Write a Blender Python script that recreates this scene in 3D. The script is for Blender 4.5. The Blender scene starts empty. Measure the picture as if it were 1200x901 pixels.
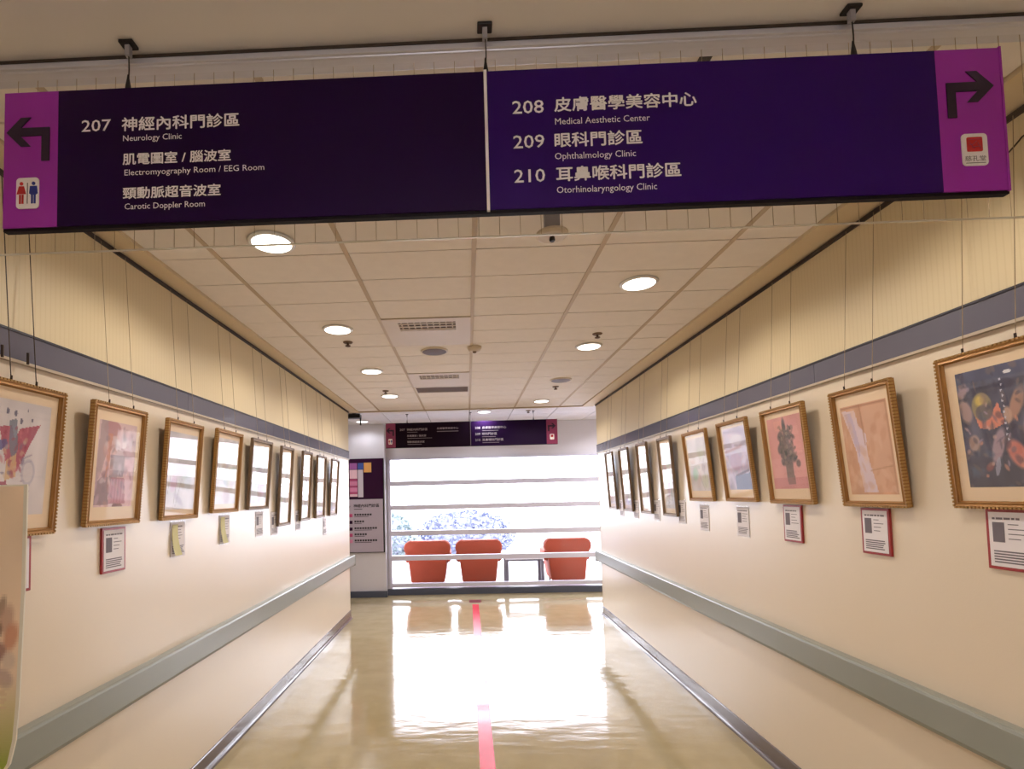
import bpy, bmesh, math, random
import numpy as np
from mathutils import Matrix, Vector
random.seed(7)
S = bpy.context.scene
C = S.collection
# ------------------------------------------------------------------ camera
cd = bpy.data.cameras.new('camera'); cam = bpy.data.objects.new('camera', cd); C.objects.link(cam)
cd.sensor_width = 36.0; cd.lens = 18.0
cd.shift_x = 0.0585; cd.shift_y = 0.0844
cd.clip_start = 0.02; cd.clip_end = 200
_r = Vector((0.9993072, 0.0293822, -0.0228433)); _u = Vector((0.0241700, -0.0456186, 0.9986665)); _b = Vector((0.0283009, -0.9985267, -0.0462971))
cam.matrix_world = Matrix(((_r.x, _u.x, _b.x, 0), (_r.y, _u.y, _b.y, 0), (_r.z, _u.z, _b.z, 1.56), (0, 0, 0, 1)))
S.camera = cam
# ------------------------------------------------------------------ sky
w = bpy.data.worlds.new('overcast_sky'); S.world = w; w.use_nodes = True
bg = w.node_tree.nodes['Background']; bg.inputs[0].default_value = (0.87, 0.89, 1.0, 1); bg.inputs[1].default_value = 12.5
# portal in the opening of the far lounge (guides the daylight)
pl = bpy.data.lights.new('daylight_portal', 'AREA'); pl.shape = 'RECTANGLE'; pl.size = 7.9; pl.size_y = 2.6
pl.cycles.is_portal = True
po = bpy.data.objects.new('daylight_portal', pl); C.objects.link(po)
po.location = (0.0, 9.75, 1.35); po.rotation_euler = (math.radians(-90), 0, 0)
# exposure
S.view_settings.view_transform = 'Standard'; S.view_settings.look = 'None'
S.view_settings.exposure = -0.13; S.view_settings.gamma = 1.0; S.view_settings.use_curve_mapping = False
DOWN_W = 27.5        # watts of each downlight's spot
DOWN_COL = (1.0, 0.90, 0.80)

# ------------------------------------------------------------------ materials
def lin(c):
    return tuple(((x / 255) / 12.92 if x / 255 <= 0.04045 else ((x / 255 + 0.055) / 1.055) ** 2.4) for x in c)
def mat(name, col, rough=0.5, metal=0.0, noise=0.0, nscale=8.0, bump=0.0, bscale=60.0, coat=0.0, spec=0.5, nstretch=(1, 1, 1), bstretch=(1, 1, 1), bdist=0.002):
    m = bpy.data.materials.new(name); m.use_nodes = True
    nt = m.node_tree; p = nt.nodes['Principled BSDF']
    col = lin(col)
    p.inputs['Base Color'].default_value = (*col, 1); p.inputs['Roughness'].default_value = rough
    p.inputs['Metallic'].default_value = metal; p.inputs['Coat Weight'].default_value = coat
    p.inputs['Coat Roughness'].default_value = 0.05 if rough < 0.3 else 0.22
    p.inputs['Specular IOR Level'].default_value = spec
    tc = nt.nodes.new('ShaderNodeTexCoord')
    def mapped(st):
        mp = nt.nodes.new('ShaderNodeMapping'); mp.inputs['Scale'].default_value = st
        nt.links.new(tc.outputs['Object'], mp.inputs[0]); return mp
    n = nt.nodes.new('ShaderNodeTexNoise'); n.inputs['Scale'].default_value = nscale; n.inputs['Detail'].default_value = 3
    nt.links.new(mapped(nstretch).outputs[0], n.inputs['Vector'])
    r = nt.nodes.new('ShaderNodeMix'); r.data_type = 'RGBA'
    k = max(noise, 0.02)
    r.inputs[6].default_value = (*[c * (1 - k) for c in col], 1); r.inputs[7].default_value = (*[min(1, c * (1 + k)) for c in col], 1)
    nt.links.new(n.outputs['Fac'], r.inputs[0]); nt.links.new(r.outputs[2], p.inputs['Base Color'])
    if bump > 0:
        b = nt.nodes.new('ShaderNodeTexNoise'); b.inputs['Scale'].default_value = bscale; b.inputs['Detail'].default_value = 2
        nt.links.new(mapped(bstretch).outputs[0], b.inputs['Vector'])
        bp = nt.nodes.new('ShaderNodeBump'); bp.inputs['Strength'].default_value = bump; bp.inputs['Distance'].default_value = bdist
        nt.links.new(b.outputs['Fac'], bp.inputs['Height']); nt.links.new(bp.outputs[0], p.inputs['Normal'])
    return m
def emis(name, col, s):
    m = bpy.data.materials.new(name); m.use_nodes = True; nt = m.node_tree; nt.nodes.clear()
    e = nt.nodes.new('ShaderNodeEmission'); e.inputs[0].default_value = (*col, 1); e.inputs[1].default_value = s
    o = nt.nodes.new('ShaderNodeOutputMaterial'); nt.links.new(e.outputs[0], o.inputs[0]); return m
def pane_mat(name, ior=1.5, tint=(1, 1, 1), rough=0.0, haze=0.0, gain=1.0):
    m = bpy.data.materials.new(name); m.use_nodes = True; nt = m.node_tree; nt.nodes.clear()
    t = nt.nodes.new('ShaderNodeBsdfTransparent'); t.inputs[0].default_value = (*tint, 1)
    g = nt.nodes.new('ShaderNodeBsdfGlossy'); g.inputs['Roughness'].default_value = rough
    lw = nt.nodes.new('ShaderNodeLayerWeight'); lw.inputs[0].default_value = 0.5
    pw = nt.nodes.new('ShaderNodeMath'); pw.operation = 'POWER'; pw.inputs[1].default_value = 4.8
    nt.links.new(lw.outputs['Facing'], pw.inputs[0])
    f0 = ((ior - 1) / (ior + 1)) ** 2
    f = nt.nodes.new('ShaderNodeMath'); f.operation = 'MULTIPLY_ADD'; f.inputs[1].default_value = (1 - f0) * gain; f.inputs[2].default_value = f0
    nt.links.new(pw.outputs[0], f.inputs[0])
    x = nt.nodes.new('ShaderNodeMixShader'); o = nt.nodes.new('ShaderNodeOutputMaterial')
    src = t
    if haze > 0:
        d = nt.nodes.new('ShaderNodeBsdfTranslucent'); d.inputs[0].default_value = (0.8, 0.8, 0.8, 1)
        h = nt.nodes.new('ShaderNodeMixShader'); h.inputs[0].default_value = haze
        nt.links.new(t.outputs[0], h.inputs[1]); nt.links.new(d.outputs[0], h.inputs[2]); src = h
    nt.links.new(f.outputs[0], x.inputs[0]); nt.links.new(src.outputs[0], x.inputs[1]); nt.links.new(g.outputs[0], x.inputs[2])
    nt.links.new(x.outputs[0], o.inputs[0]); return m
def vcol_mat(name, rough=0.6):
    m = bpy.data.materials.new(name); m.use_nodes = True; nt = m.node_tree
    a = nt.nodes.new('ShaderNodeVertexColor'); a.layer_name = 'paint'
    nt.links.new(a.outputs[0], nt.nodes['Principled BSDF'].inputs['Base Color']); nt.nodes['Principled BSDF'].inputs['Roughness'].default_value = rough
    return m

M = {}
M['wall'] = mat('cream_wall_paint', (224, 209, 187), 0.34, coat=0.35, noise=0.03, nscale=1.5, bump=0.15, bscale=220)
M['wall_upper'] = None
M['lobby_wall'] = mat('lobby_white_paint', (214, 211, 220), 0.5, noise=0.03, nscale=2)
M['gypsum'] = mat('plain_ceiling_paint', (226, 222, 222), 0.7, noise=0.04, nscale=3)
M['tile'] = mat('mineral_fibre_tile', (238, 230, 222), 0.85, noise=0.05, nscale=14, bump=0.3, bscale=160)
M['tbar'] = mat('ceiling_grid_bar', (196, 176, 152), 0.6)
M['gap'] = mat('dark_gap', (60, 48, 40), 0.8)
M['border'] = mat('ceiling_border', (222, 202, 168), 0.6)
M['lobby_tile'] = mat('lobby_tile', (232, 230, 234), 0.8, noise=0.03, nscale=10)
M['strip'] = mat('blue_grey_laminate', (100, 99, 114), 0.22, noise=0.06, nscale=5, coat=0.3)
M['strip_dark'] = mat('strip_top_line', (42, 38, 52), 0.5)
M['strip_bead'] = mat('strip_bottom_bead', (184, 170, 150), 0.4)
M['track'] = mat('picture_track_dark', (52, 40, 36), 0.5, metal=0.3)
M['rail'] = mat('grey_green_vinyl', (142, 146, 138), 0.3, noise=0.03, nscale=3, bump=0.1, bscale=400)
M['base'] = mat('grey_vinyl_skirting', (102, 92, 92), 0.22, noise=0.08, nscale=4, coat=0.5)
M['lobby_base'] = mat('blue_grey_skirting', (72, 78, 96), 0.35, noise=0.05)
M['frame_gold'] = mat('antique_gold_moulding', (150, 108, 56), 0.42, metal=0.4, noise=0.2, nscale=30, bump=0.3, bscale=90)
M['frame_greyed'] = mat('greyed_gold_moulding', (128, 108, 88), 0.4, metal=0.4, noise=0.2, nscale=30, bump=0.3, bscale=90)  # same gold moulding, greyed in colour for reflected lavender daylight
M['bead'] = mat('gold_beading', (178, 140, 84), 0.4, metal=0.4, noise=0.15, nscale=40)
M['backing'] = mat('frame_backing_board', (70, 44, 30), 0.8)
M['mat'] = mat('cream_mat_board', (232, 208, 178), 0.8, noise=0.02)
M['art'] = vcol_mat('painted_sheet')
M['pane'] = pane_mat('picture_glass', 1.55)
M['pane_matte'] = pane_mat('anti_glare_picture_glass', 1.3, gain=0.3, rough=0.03)
M['wire'] = mat('picture_wire', (150, 130, 104), 0.4, metal=0.3)
M['wire_dark'] = mat('dark_picture_wire', (66, 52, 44), 0.5, metal=0.4)
M['red'] = mat('red_card_frame', (150, 38, 40), 0.35)
M['paper'] = mat('white_paper', (228, 222, 226), 0.7)
M['ink'] = mat('grey_print', (108, 100, 108), 0.7)
M['ink_dark'] = mat('black_print', (40, 34, 42), 0.7)
M['yellowpaper'] = mat('yellow_green_paper', (206, 200, 150), 0.7, noise=0.1, nscale=20)
M['sleeve'] = pane_mat('clear_sleeve', 1.45, rough=0.15)
M['steel'] = mat('brushed_aluminium', (206, 206, 218), 0.35, metal=0.3, noise=0.08, nscale=20, nstretch=(0.2, 4, 4))
M['steel_dark'] = mat('dark_metal', (40, 36, 38), 0.45, metal=0.5)
M['wired_glass'] = pane_mat('smoke_barrier_glass', 1.5, tint=(0.93, 0.93, 0.92))
M['glass_edge'] = mat('polished_glass_edge', (220, 214, 200), 0.1, coat=1.0)
M['embedded_wire'] = mat('embedded_wire', (172, 152, 124), 0.5, metal=0.3)
M['purple_l'] = mat('aubergine_panel', (32, 5, 54), 0.4, noise=0.05, spec=0.1)
M['purple_r'] = mat('violet_panel', (46, 12, 94), 0.4, noise=0.05, spec=0.1)
M['purple_shaded_l'] = mat('shaded_aubergine_panel', (22, 4, 26), 0.5, spec=0.1)  # near sign's aubergine, darkened in colour for the unlit far face
M['purple_shaded_r'] = mat('shaded_violet_panel', (30, 6, 48), 0.5, spec=0.1)  # near sign's violet, darkened in colour for the unlit far face
M['magenta'] = mat('magenta_panel', (156, 36, 172), 0.4, noise=0.03)
M['maroon'] = mat('plum_panel', (142, 52, 96), 0.35, noise=0.03)
M['arrow'] = mat('dark_arrow_print', (30, 4, 44), 0.35)
M['letter'] = mat('white_lettering', (252, 250, 255), 0.5)
M['letter_dim'] = mat('shaded_white_lettering', (150, 140, 150), 0.5)  # white lettering dimmed in colour for the unlit far sign
M['sign_edge'] = mat('sign_black_edge', (14, 5, 14), 0.6, spec=0.2)
M['iconred'] = mat('icon_red', (190, 30, 40), 0.5)
M['iconblue'] = mat('icon_blue', (34, 50, 150), 0.5)
M['white'] = mat('white_enamel', (236, 236, 240), 0.35, noise=0.02)
M['winframe'] = mat('white_window_frame', (206, 204, 222), 0.35, noise=0.02)
M['win_pane'] = pane_mat('window_glass', 1.45)
M['win_frost'] = pane_mat('frosted_window_glass', 1.45, haze=0.0, rough=0.1)
M['orange'] = mat('orange_upholstery', (160, 60, 26), 0.65, noise=0.1, nscale=9, bump=0.2, bscale=120)
M['metal_leg'] = mat('grey_table_metal', (120, 116, 126), 0.4, metal=0.6)
M['tape'] = mat('red_floor_tape', (226, 54, 80), 0.25, noise=0.08, nscale=12, coat=0.3)
M['tape_dark'] = mat('dark_red_floor_tape', (120, 30, 52), 0.3)
M['lamp'] = emis('downlight_diffuser', (1.0, 0.93, 0.80), 9.0)
M['tube'] = emis('fill_tube_glow', (1.0, 0.96, 0.92), 4.0)
M['lamp_cool'] = emis('cool_downlight_diffuser', (0.97, 0.95, 1.0), 6.0)
M['vent'] = mat('vent_enamel', (214, 200, 184), 0.5, noise=0.03)
M['slot'] = mat('vent_slot_dark', (84, 66, 52), 0.7)
M['grille'] = mat('return_grille_brown', (112, 86, 62), 0.6)
M['brown_disc'] = mat('brown_speaker_cover', (92, 68, 52), 0.6)
M['black'] = mat('black_plastic', (16, 15, 18), 0.35)
M['detector'] = mat('detector_grey', (150, 146, 152), 0.5)
M['lounge_floor'] = mat('lounge_floor', (150, 140, 136), 0.4)
M['concrete'] = mat('outdoor_paving', (190, 190, 196), 0.8, noise=0.05)
M['leaf_green'] = mat('leaf_green', (136, 150, 150), 0.7, noise=0.2)
M['leaf_lilac'] = mat('lilac_blossom', (144, 150, 178), 0.7, noise=0.2)
M['soil'] = mat('hedge_core', (154, 158, 176), 0.9)
M['plastic_pole'] = mat('banner_pole', (120, 118, 116), 0.4, metal=0.4)
M['banner_edge'] = mat('banner_white_edge', (226, 220, 206), 0.5)
M['sheet_map'] = {k: mat('map_' + k, c, 0.5) for k, c in dict(pink=(214, 130, 170), pale=(236, 196, 210), rose=(190, 70, 120), blue=(60, 84, 160), orange=(232, 168, 96), grey=(206, 196, 210), violet=(160, 90, 160)).items()}
M['board_grey'] = mat('directory_grey', (178, 166, 182), 0.4)
M['board_purple'] = mat('directory_aubergine', (48, 8, 46), 0.5, spec=0.15)

# upper wall finish: cream wallcovering with fine vertical ribs
def upper_wall():
    m = mat('ribbed_cream_wallcovering', (224, 204, 158), 0.5)
    nt = m.node_tree; p = nt.nodes['Principled BSDF']
    tc = nt.nodes.new('ShaderNodeTexCoord'); wv = nt.nodes.new('ShaderNodeTexWave'); wv.bands_direction = 'Y'; wv.inputs['Scale'].default_value = 14.0; wv.inputs['Distortion'].default_value = 0
    nt.links.new(tc.outputs['Object'], wv.inputs['Vector'])
    cr = nt.nodes.new('ShaderNodeValToRGB'); cr.color_ramp.elements[0].position = 0.0; cr.color_ramp.elements[0].color = (*lin((209, 191, 153)), 1)
    cr.color_ramp.elements[1].position = 0.22; cr.color_ramp.elements[1].color = (*lin((214, 197, 160)), 1)
    nt.links.new(wv.outputs['Fac'], cr.inputs[0]); nt.links.new(cr.outputs[0], p.inputs['Base Color'])
    bp = nt.nodes.new('ShaderNodeBump'); bp.inputs['Strength'].default_value = 0.1; bp.inputs['Distance'].default_value = 0.0008
    nt.links.new(wv.outputs['Fac'], bp.inputs['Height']); nt.links.new(bp.outputs[0], p.inputs['Normal'])
    return m
M['wall_upper'] = upper_wall()

def floor_mat():
    m = bpy.data.materials.new('polished_khaki_vinyl'); m.use_nodes = True; nt = m.node_tree; p = nt.nodes['Principled BSDF']
    tc = nt.nodes.new('ShaderNodeTexCoord')
    n = nt.nodes.new('ShaderNodeTexNoise'); n.inputs['Scale'].default_value = 5; n.inputs['Detail'].default_value = 5
    nt.links.new(tc.outputs['Object'], n.inputs['Vector'])
    cr = nt.nodes.new('ShaderNodeValToRGB'); cr.color_ramp.elements[0].color = (*lin((172, 157, 120)), 1); cr.color_ramp.elements[0].position = 0.3
    cr.color_ramp.elements[1].color = (*lin((184, 169, 133)), 1); cr.color_ramp.elements[1].position = 0.7
    nt.links.new(n.outputs['Fac'], cr.inputs[0]); nt.links.new(cr.outputs[0], p.inputs['Base Color'])
    p.inputs['Roughness'].default_value = 0.09; p.inputs['IOR'].default_value = 1.72
    mp = nt.nodes.new('ShaderNodeMapping'); mp.inputs['Scale'].default_value = (1.2, 3.2, 1)
    nt.links.new(tc.outputs['Object'], mp.inputs[0])
    b = nt.nodes.new('ShaderNodeTexNoise'); b.inputs['Scale'].default_value = 3.0; b.inputs['Detail'].default_value = 3
    nt.links.new(mp.outputs[0], b.inputs['Vector'])
    bp = nt.nodes.new('ShaderNodeBump'); bp.inputs['Strength'].default_value = 0.35; bp.inputs['Distance'].default_value = 0.006
    nt.links.new(b.outputs['Fac'], bp.inputs['Height']); nt.links.new(bp.outputs[0], p.inputs['Normal'])
    return m
M['floor'] = floor_mat()

# ------------------------------------------------------------------ mesh helpers
class MB:
    def __init__(s): s.v = []; s.f = []
    def box(s, x0, x1, y0, y1, z0, z1):
        n = len(s.v)
        s.v += [(x0, y0, z0), (x1, y0, z0), (x1, y1, z0), (x0, y1, z0), (x0, y0, z1), (x1, y0, z1), (x1, y1, z1), (x0, y1, z1)]
        s.f += [tuple(n + i for i in q) for q in ((0, 3, 2, 1), (4, 5, 6, 7), (0, 1, 5, 4), (1, 2, 6, 5), (2, 3, 7, 6), (3, 0, 4, 7))]
        return s
    def prism_y(s, pts, y0, y1):      # pts (x,z) outline extruded along y
        n = len(s.v); k = len(pts)
        s.v += [(x, y0, z) for x, z in pts] + [(x, y1, z) for x, z in pts]
        s.f += [tuple(range(n, n + k)), tuple(range(n + 2 * k - 1, n + k - 1, -1))]
        for i in range(k):
            j = (i + 1) % k; s.f.append((n + i, n + k + i, n + k + j, n + j))
        return s
    def lathe(s, prof, seg=24, c=(0, 0, 0)):  # prof (r,z)
        n = len(s.v); k = len(prof)
        for i in range(seg):
            a = 2 * math.pi * i / seg
            s.v += [(c[0] + r * math.cos(a), c[1] + r * math.sin(a), c[2] + z) for r, z in prof]
        for i in range(seg):
            j = (i + 1) % seg
            for q in range(k - 1): s.f.append((n + i * k + q, n + j * k + q, n + j * k + q + 1, n + i * k + q + 1))
        s.f.append(tuple(n + i * k for i in range(seg))[::-1]); s.f.append(tuple(n + i * k + k - 1 for i in range(seg)))
        return s
    def tube(s, pts, r, seg=6):
        pts = [Vector(p) for p in pts]; n = len(s.v); k = len(pts)
        for i, p in enumerate(pts):
            t = (pts[min(i + 1, k - 1)] - pts[max(i - 1, 0)]).normalized()
            a = Vector((0, 0, 1)) if abs(t.z) < 0.9 else Vector((1, 0, 0))
            u = t.cross(a).normalized(); w_ = t.cross(u)
            for q in range(seg):
                an = 2 * math.pi * q / seg; s.v.append(tuple(p + (u * math.cos(an) + w_ * math.sin(an)) * r))
        for i in range(k - 1):
            for q in range(seg):
                q2 = (q + 1) % seg; s.f.append((n + i * seg + q, n + i * seg + q2, n + (i + 1) * seg + q2, n + (i + 1) * seg + q))
        s.f.append(tuple(n + q for q in range(seg))[::-1]); s.f.append(tuple(n + (k - 1) * seg + q for q in range(seg)))
        return s
    def mesh(s, name, m, bevel=0.0, smooth=False, seg=2):
        me = bpy.data.meshes.new(name); me.from_pydata(s.v, [], s.f)
        b = bmesh.new(); b.from_mesh(me)
        bmesh.ops.recalc_face_normals(b, faces=b.faces)
        if bevel: bmesh.ops.bevel(b, geom=list(b.edges), offset=bevel, segments=seg, affect='EDGES', profile=0.5)
        b.to_mesh(me); b.free()
        if smooth: me.shade_smooth()
        me.materials.append(m); return me
    def obj(s, name, m, parent=None, **k):
        o = bpy.data.objects.new(name, s.mesh(name, m, **k)); C.objects.link(o)
        if parent: o.parent = parent
        return o
def rrect(x0, x1, z0, z1, r, n=5):
    pts = []
    for cx, cz, a0 in ((x1 - r, z1 - r, 0), (x0 + r, z1 - r, 90), (x0 + r, z0 + r, 180), (x1 - r, z0 + r, 270)):
        for k in range(n + 1):
            a = math.radians(a0 + 90 * k / n); pts.append((cx + r * math.cos(a), cz + r * math.sin(a)))
    return pts
def tag(o, label=None, cat=None, group=None, kind=None):
    if label: o['label'] = label
    if cat: o['category'] = cat
    if group: o['group'] = group
    if kind: o['kind'] = kind
    return o
def thing(name, label, cat, loc=(0, 0, 0), rot=(0, 0, 0), group=None):
    o = bpy.data.objects.new(name, None); C.objects.link(o); o.location = loc; o.rotation_euler = rot
    o.empty_display_size = 0.1
    return tag(o, label, cat, group)
def bx(name, m, d, parent=None, **k): return MB().box(*d).obj(name, m, parent, **k)
def struct(o): o['kind'] = 'structure'; return o
def W2L(root):  # world matrix of a root from its loc/rot
    return Matrix.LocRotScale(root.location, root.rotation_euler, None).inverted()

# ------------------------------------------------------------------ setting
XL, XR, H, YE = -1.544, 1.698, 2.70, 6.65
YB = -3.6
fl = struct(bx('floor', M['floor'], (-4.2, 4.2, YB, 8.16, -0.08, 0)))
# side walls: solid blocks between corridor and outer edge, ending where the lobby opens
wl = struct(bx('wall_left', M['wall'], (-4.2, XL, YB, YE, 0, H + 0.1)))
wr = struct(bx('wall_right', M['wall'], (XR, 4.2, YB, YE, 0, H + 0.1)))
bx('upper_wall_covering', M['wall_upper'], (XL, XL + 0.004, YB, YE - 0.002, 2.15, 2.665), wl)
bx('upper_wall_covering', M['wall_upper'], (XR - 0.004, XR, YB, YE - 0.002, 2.15, 2.665), wr)
# grey corner edging at the wall ends
bx('corner_edging', M['strip_bead'], (XL - 0.03, XL + 0.003, YE, YE + 0.004, 0, 2.7), wl)
bx('corner_edging', M['strip_bead'], (XR - 0.003, XR + 0.03, YE, YE + 0.004, 0, 2.7), wr)
struct(bx('wall_front', M['wall'], (-4.2, 4.2, YB - 0.12, YB, 0, H + 0.1)))
struct(bx('wall_lobby_left', M['lobby_wall'], (-4.32, -4.2, YE - 0.1, 8.2, 0, H + 0.1)))
struct(bx('wall_lobby_right', M['lobby_wall'], (4.2, 4.32, YE - 0.1, 8.2, 0, H + 0.1)))
# back wall with the long window opening
wb = struct(MB().box(-4.2, -1.255, 8.14, 8.26, 0, H).box(2.9, 4.2, 8.14, 8.26, 0, H).box(-1.255, 2.9, 8.14, 8.26, 2.15, H).box(-1.255, 2.9, 8.14, 8.26, 0, 0.10).obj('wall_back', M['lobby_wall']))
pil = bx('pillar', M['lobby_wall'], (-2.75, -1.285, 7.99, 8.14, 0, H), wb)
struct(MB().box(-4.2, 4.2, 8.10, 8.14, 0, 0.095).box(-2.76, -1.27, 7.95, 7.99, 0, 0.095).obj('baseboard_back', M['lobby_base'], bevel=0.004))
# cove skirting
def cove(xw, s):
    pts = [(0, 0.10), (0.006, 0.10), (0.009, 0.094), (0.009, 0.028), (0.012, 0.014), (0.019, 0.006), (0.030, 0.001), (0.030, 0.0), (0, 0)]
    return [(xw + s * x, z) for x, z in pts]
for side, xw, s in (('left', XL, 1), ('right', XR, -1)):
    o = MB().prism_y(cove(xw, s), YB, YE + 0.004).obj('baseboard_' + side, M['base']); struct(o)
# ceiling: plain zone in front, tile grid in corridor and lobby
ce = struct(MB().box(-4.2, 4.2, YB, 1.30, H, H + 0.12).obj('ceiling', M['gypsum']))
bx('ceiling_plenum', M['gap'], (-4.2, 4.2, 1.30, 8.26, H + 0.012, H + 0.12), ce)
gx = [-1.43, -1.143, -0.539, 0.059, 0.655, 1.25, 1.55]
def tile_mesh(wd, dp, m):
    b = MB(); e = 0.004
    b.box(-wd / 2, wd / 2, -dp / 2, dp / 2, 0.0, 0.011)
    return b.mesh('ceiling_tile', m)
_cache = {}
def tile(x0, x1, y0, y1, m, g=0.003):
    wd, dp = round(x1 - x0 - 2 * g, 3), round(y1 - y0 - 2 * g, 3)
    k = (wd, dp, m.name)
    if k not in _cache: _cache[k] = tile_mesh(wd, dp, m)
    o = bpy.data.objects.new('ceiling_tile', _cache[k]); C.objects.link(o); o.parent = ce
    o.location = ((x0 + x1) / 2, (y0 + y1) / 2, H + random.uniform(0, 0.0012))
rows = [1.30] + [2.6375 + 0.2989 * k for k in range(-4, 14)] + [6.78]
GY = lambda k: 2.6375 + 0.2989 * k
skip = {}
for i in range(6):
    for j in range(len(rows) - 1):
        y0, y1 = rows[j], rows[j + 1]; ym = (y0 + y1) / 2
        if i == 2 and (GY(2) < ym < GY(4) or GY(7) < ym < GY(9)): continue   # diffuser panels
        if i == 2 and GY(9) < ym < GY(10): continue
        tile(gx[i] + (0.0 if i == 0 else 0.007), gx[i + 1] - (0.0 if i == 5 else 0.007), y0, y1, M['tile'], 0.0038)
for x in gx[1:6]:
    bx('ceiling_grid_bar', M['tbar'], (x - 0.011, x + 0.011, 1.30, 6.78, H - 0.003, H + 0.006), ce)
for a, b_ in ((XL, -1.432), (1.552, XR)):
    bx('ceiling_border', M['border'], (a, b_, 1.30, 6.78, H - 0.012, H + 0.01), ce)
bx('ceiling_edge_trim', M['tbar'], (XL - 0.0, XR, 6.78, 6.81, H - 0.012, H + 0.01), ce)
bx('slot_cover', M['gap'], (0.640, 0.672, 1.30, 1.40, H - 0.006, H - 0.002), ce)
# lobby ceiling
lx = [-4.2, -3.55, -2.95, -2.35, -1.75, -1.143, -0.539, 0.059, 0.655, 1.25, 1.85, 2.45, 3.05, 3.65, 4.2]
for i in range(len(lx) - 1):
    for y0, y1 in ((6.81, 7.11), (7.11, 7.41), (7.41, 7.71), (7.71, 8.01), (8.01, 8.14)):
        if lx[i] < -2.8 or lx[i] > 2.6: continue
        tile(lx[i], lx[i + 1], y0, y1, M['lobby_tile'], 0.005)

# blue-grey laminate strips (trim_1 left, trim_2 right) made of panels, dark picture tracks (trim_3, trim_4)
def strip(n, xw, s, joints, name2):
    root = struct(MB().box(min(xw, xw + s * 0.016), max(xw, xw + s * 0.016), YB, YE - 0.001, 2.150, 2.158).obj(n, M['strip_dark']))
    for a, b_ in zip(joints[:-1], joints[1:]):
        bx('strip_panel', M['strip'], (min(xw, xw + s * 0.012), max(xw, xw + s * 0.012), a + 0.0015, b_ - 0.0015, 2.056, 2.150), root)
    bx('bottom_bead', M['strip_bead'], (min(xw, xw + s * 0.016), max(xw, xw + s * 0.016), YB, YE - 0.001, 2.046, 2.056), root)
    t = MB().box(min(xw, xw + s * 0.014), max(xw, xw + s * 0.014), 1.30, YE - 0.001, 2.664, 2.682).obj(name2, M['track']); struct(t)
strip('trim_1', XL, 1, [YB, -2.23, -0.98, 0.27, 1.52, 2.77, 4.017, 5.264, 6.51, YE - 0.001], 'trim_3')
strip('trim_2', XR, -1, [YB, -2.505, -1.255, -0.005, 1.245, 2.495, 3.745, 4.995, 6.245, YE - 0.001], 'trim_4')

# handrails
def handrail(xw, s, label):
    prof = [(0, 0.800), (0.046, 0.806), (0.056, 0.803), (0.060, 0.795), (0.060, 0.690), (0.050, 0.672), (0.030, 0.664), (0, 0.660)]
    r = thing('handrail', label, 'handrail', (xw, (YB + YE) / 2, 0))
    L = (YE - YB) / 2
    MB().prism_y([(s * x, z) for x, z in prof], -L, L + 0.05).obj('rail_body', M['rail'], r)
    MB().prism_y([(s * x, z) for x, z in [(0.0, 0.798), (0.062, 0.804), (0.062, 0.664), (0.0, 0.658)]], L + 0.05, L + 0.066).obj('end_cap', M['rail'], r, bevel=0.004)
    MB().prism_y([(s * x, z) for x, z in [(-0.05, 0.80), (0.05, 0.80), (0.05, 0.664), (-0.05, 0.664)]], L + 0.003, L + 0.05).obj('corner_return', M['rail'], r)
handrail(XL, 1, 'grey-green vinyl crash handrail running along the left wall')
handrail(XR, -1, 'grey-green vinyl crash handrail running along the right wall')

# window wall with horizontal bars
wn = struct(MB().box(-1.255, -1.215, 8.10, 8.17, 0.10, 2.15).box(2.86, 2.90, 8.10, 8.17, 0.10, 2.15).obj('window_1', M['winframe'], bevel=0.004))
bars = [0.152, 0.577, 0.968, 1.372, 1.754, 2.142]
for k, z in enumerate(bars):
    h = 0.03 if k == 0 else (0.012 if k == 5 else 0.038)
    bx('window_sill' if k == 0 else 'window_bar', M['winframe'], (-1.215, 2.86, 8.09 if k in (0, 1) else 8.10, 8.17, z - h, z + h), wn, bevel=0.004)
for k in range(5):
    z0, z1 = bars[k] + (0.03 if k == 0 else 0.038), bars[k + 1] - (0.012 if k == 4 else 0.038)
    me = bpy.data.meshes.new('window_pane'); me.from_pydata([(-1.215, 8.135, z0), (2.86, 8.135, z0), (2.86, 8.135, z1), (-1.215, 8.135, z1)], [], [(0, 1, 2, 3)])
    me.materials.append(M['win_frost'] if k == 0 else M['win_pane'])
    o = bpy.data.objects.new('window_pane', me); C.objects.link(o); o.parent = wn

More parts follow.
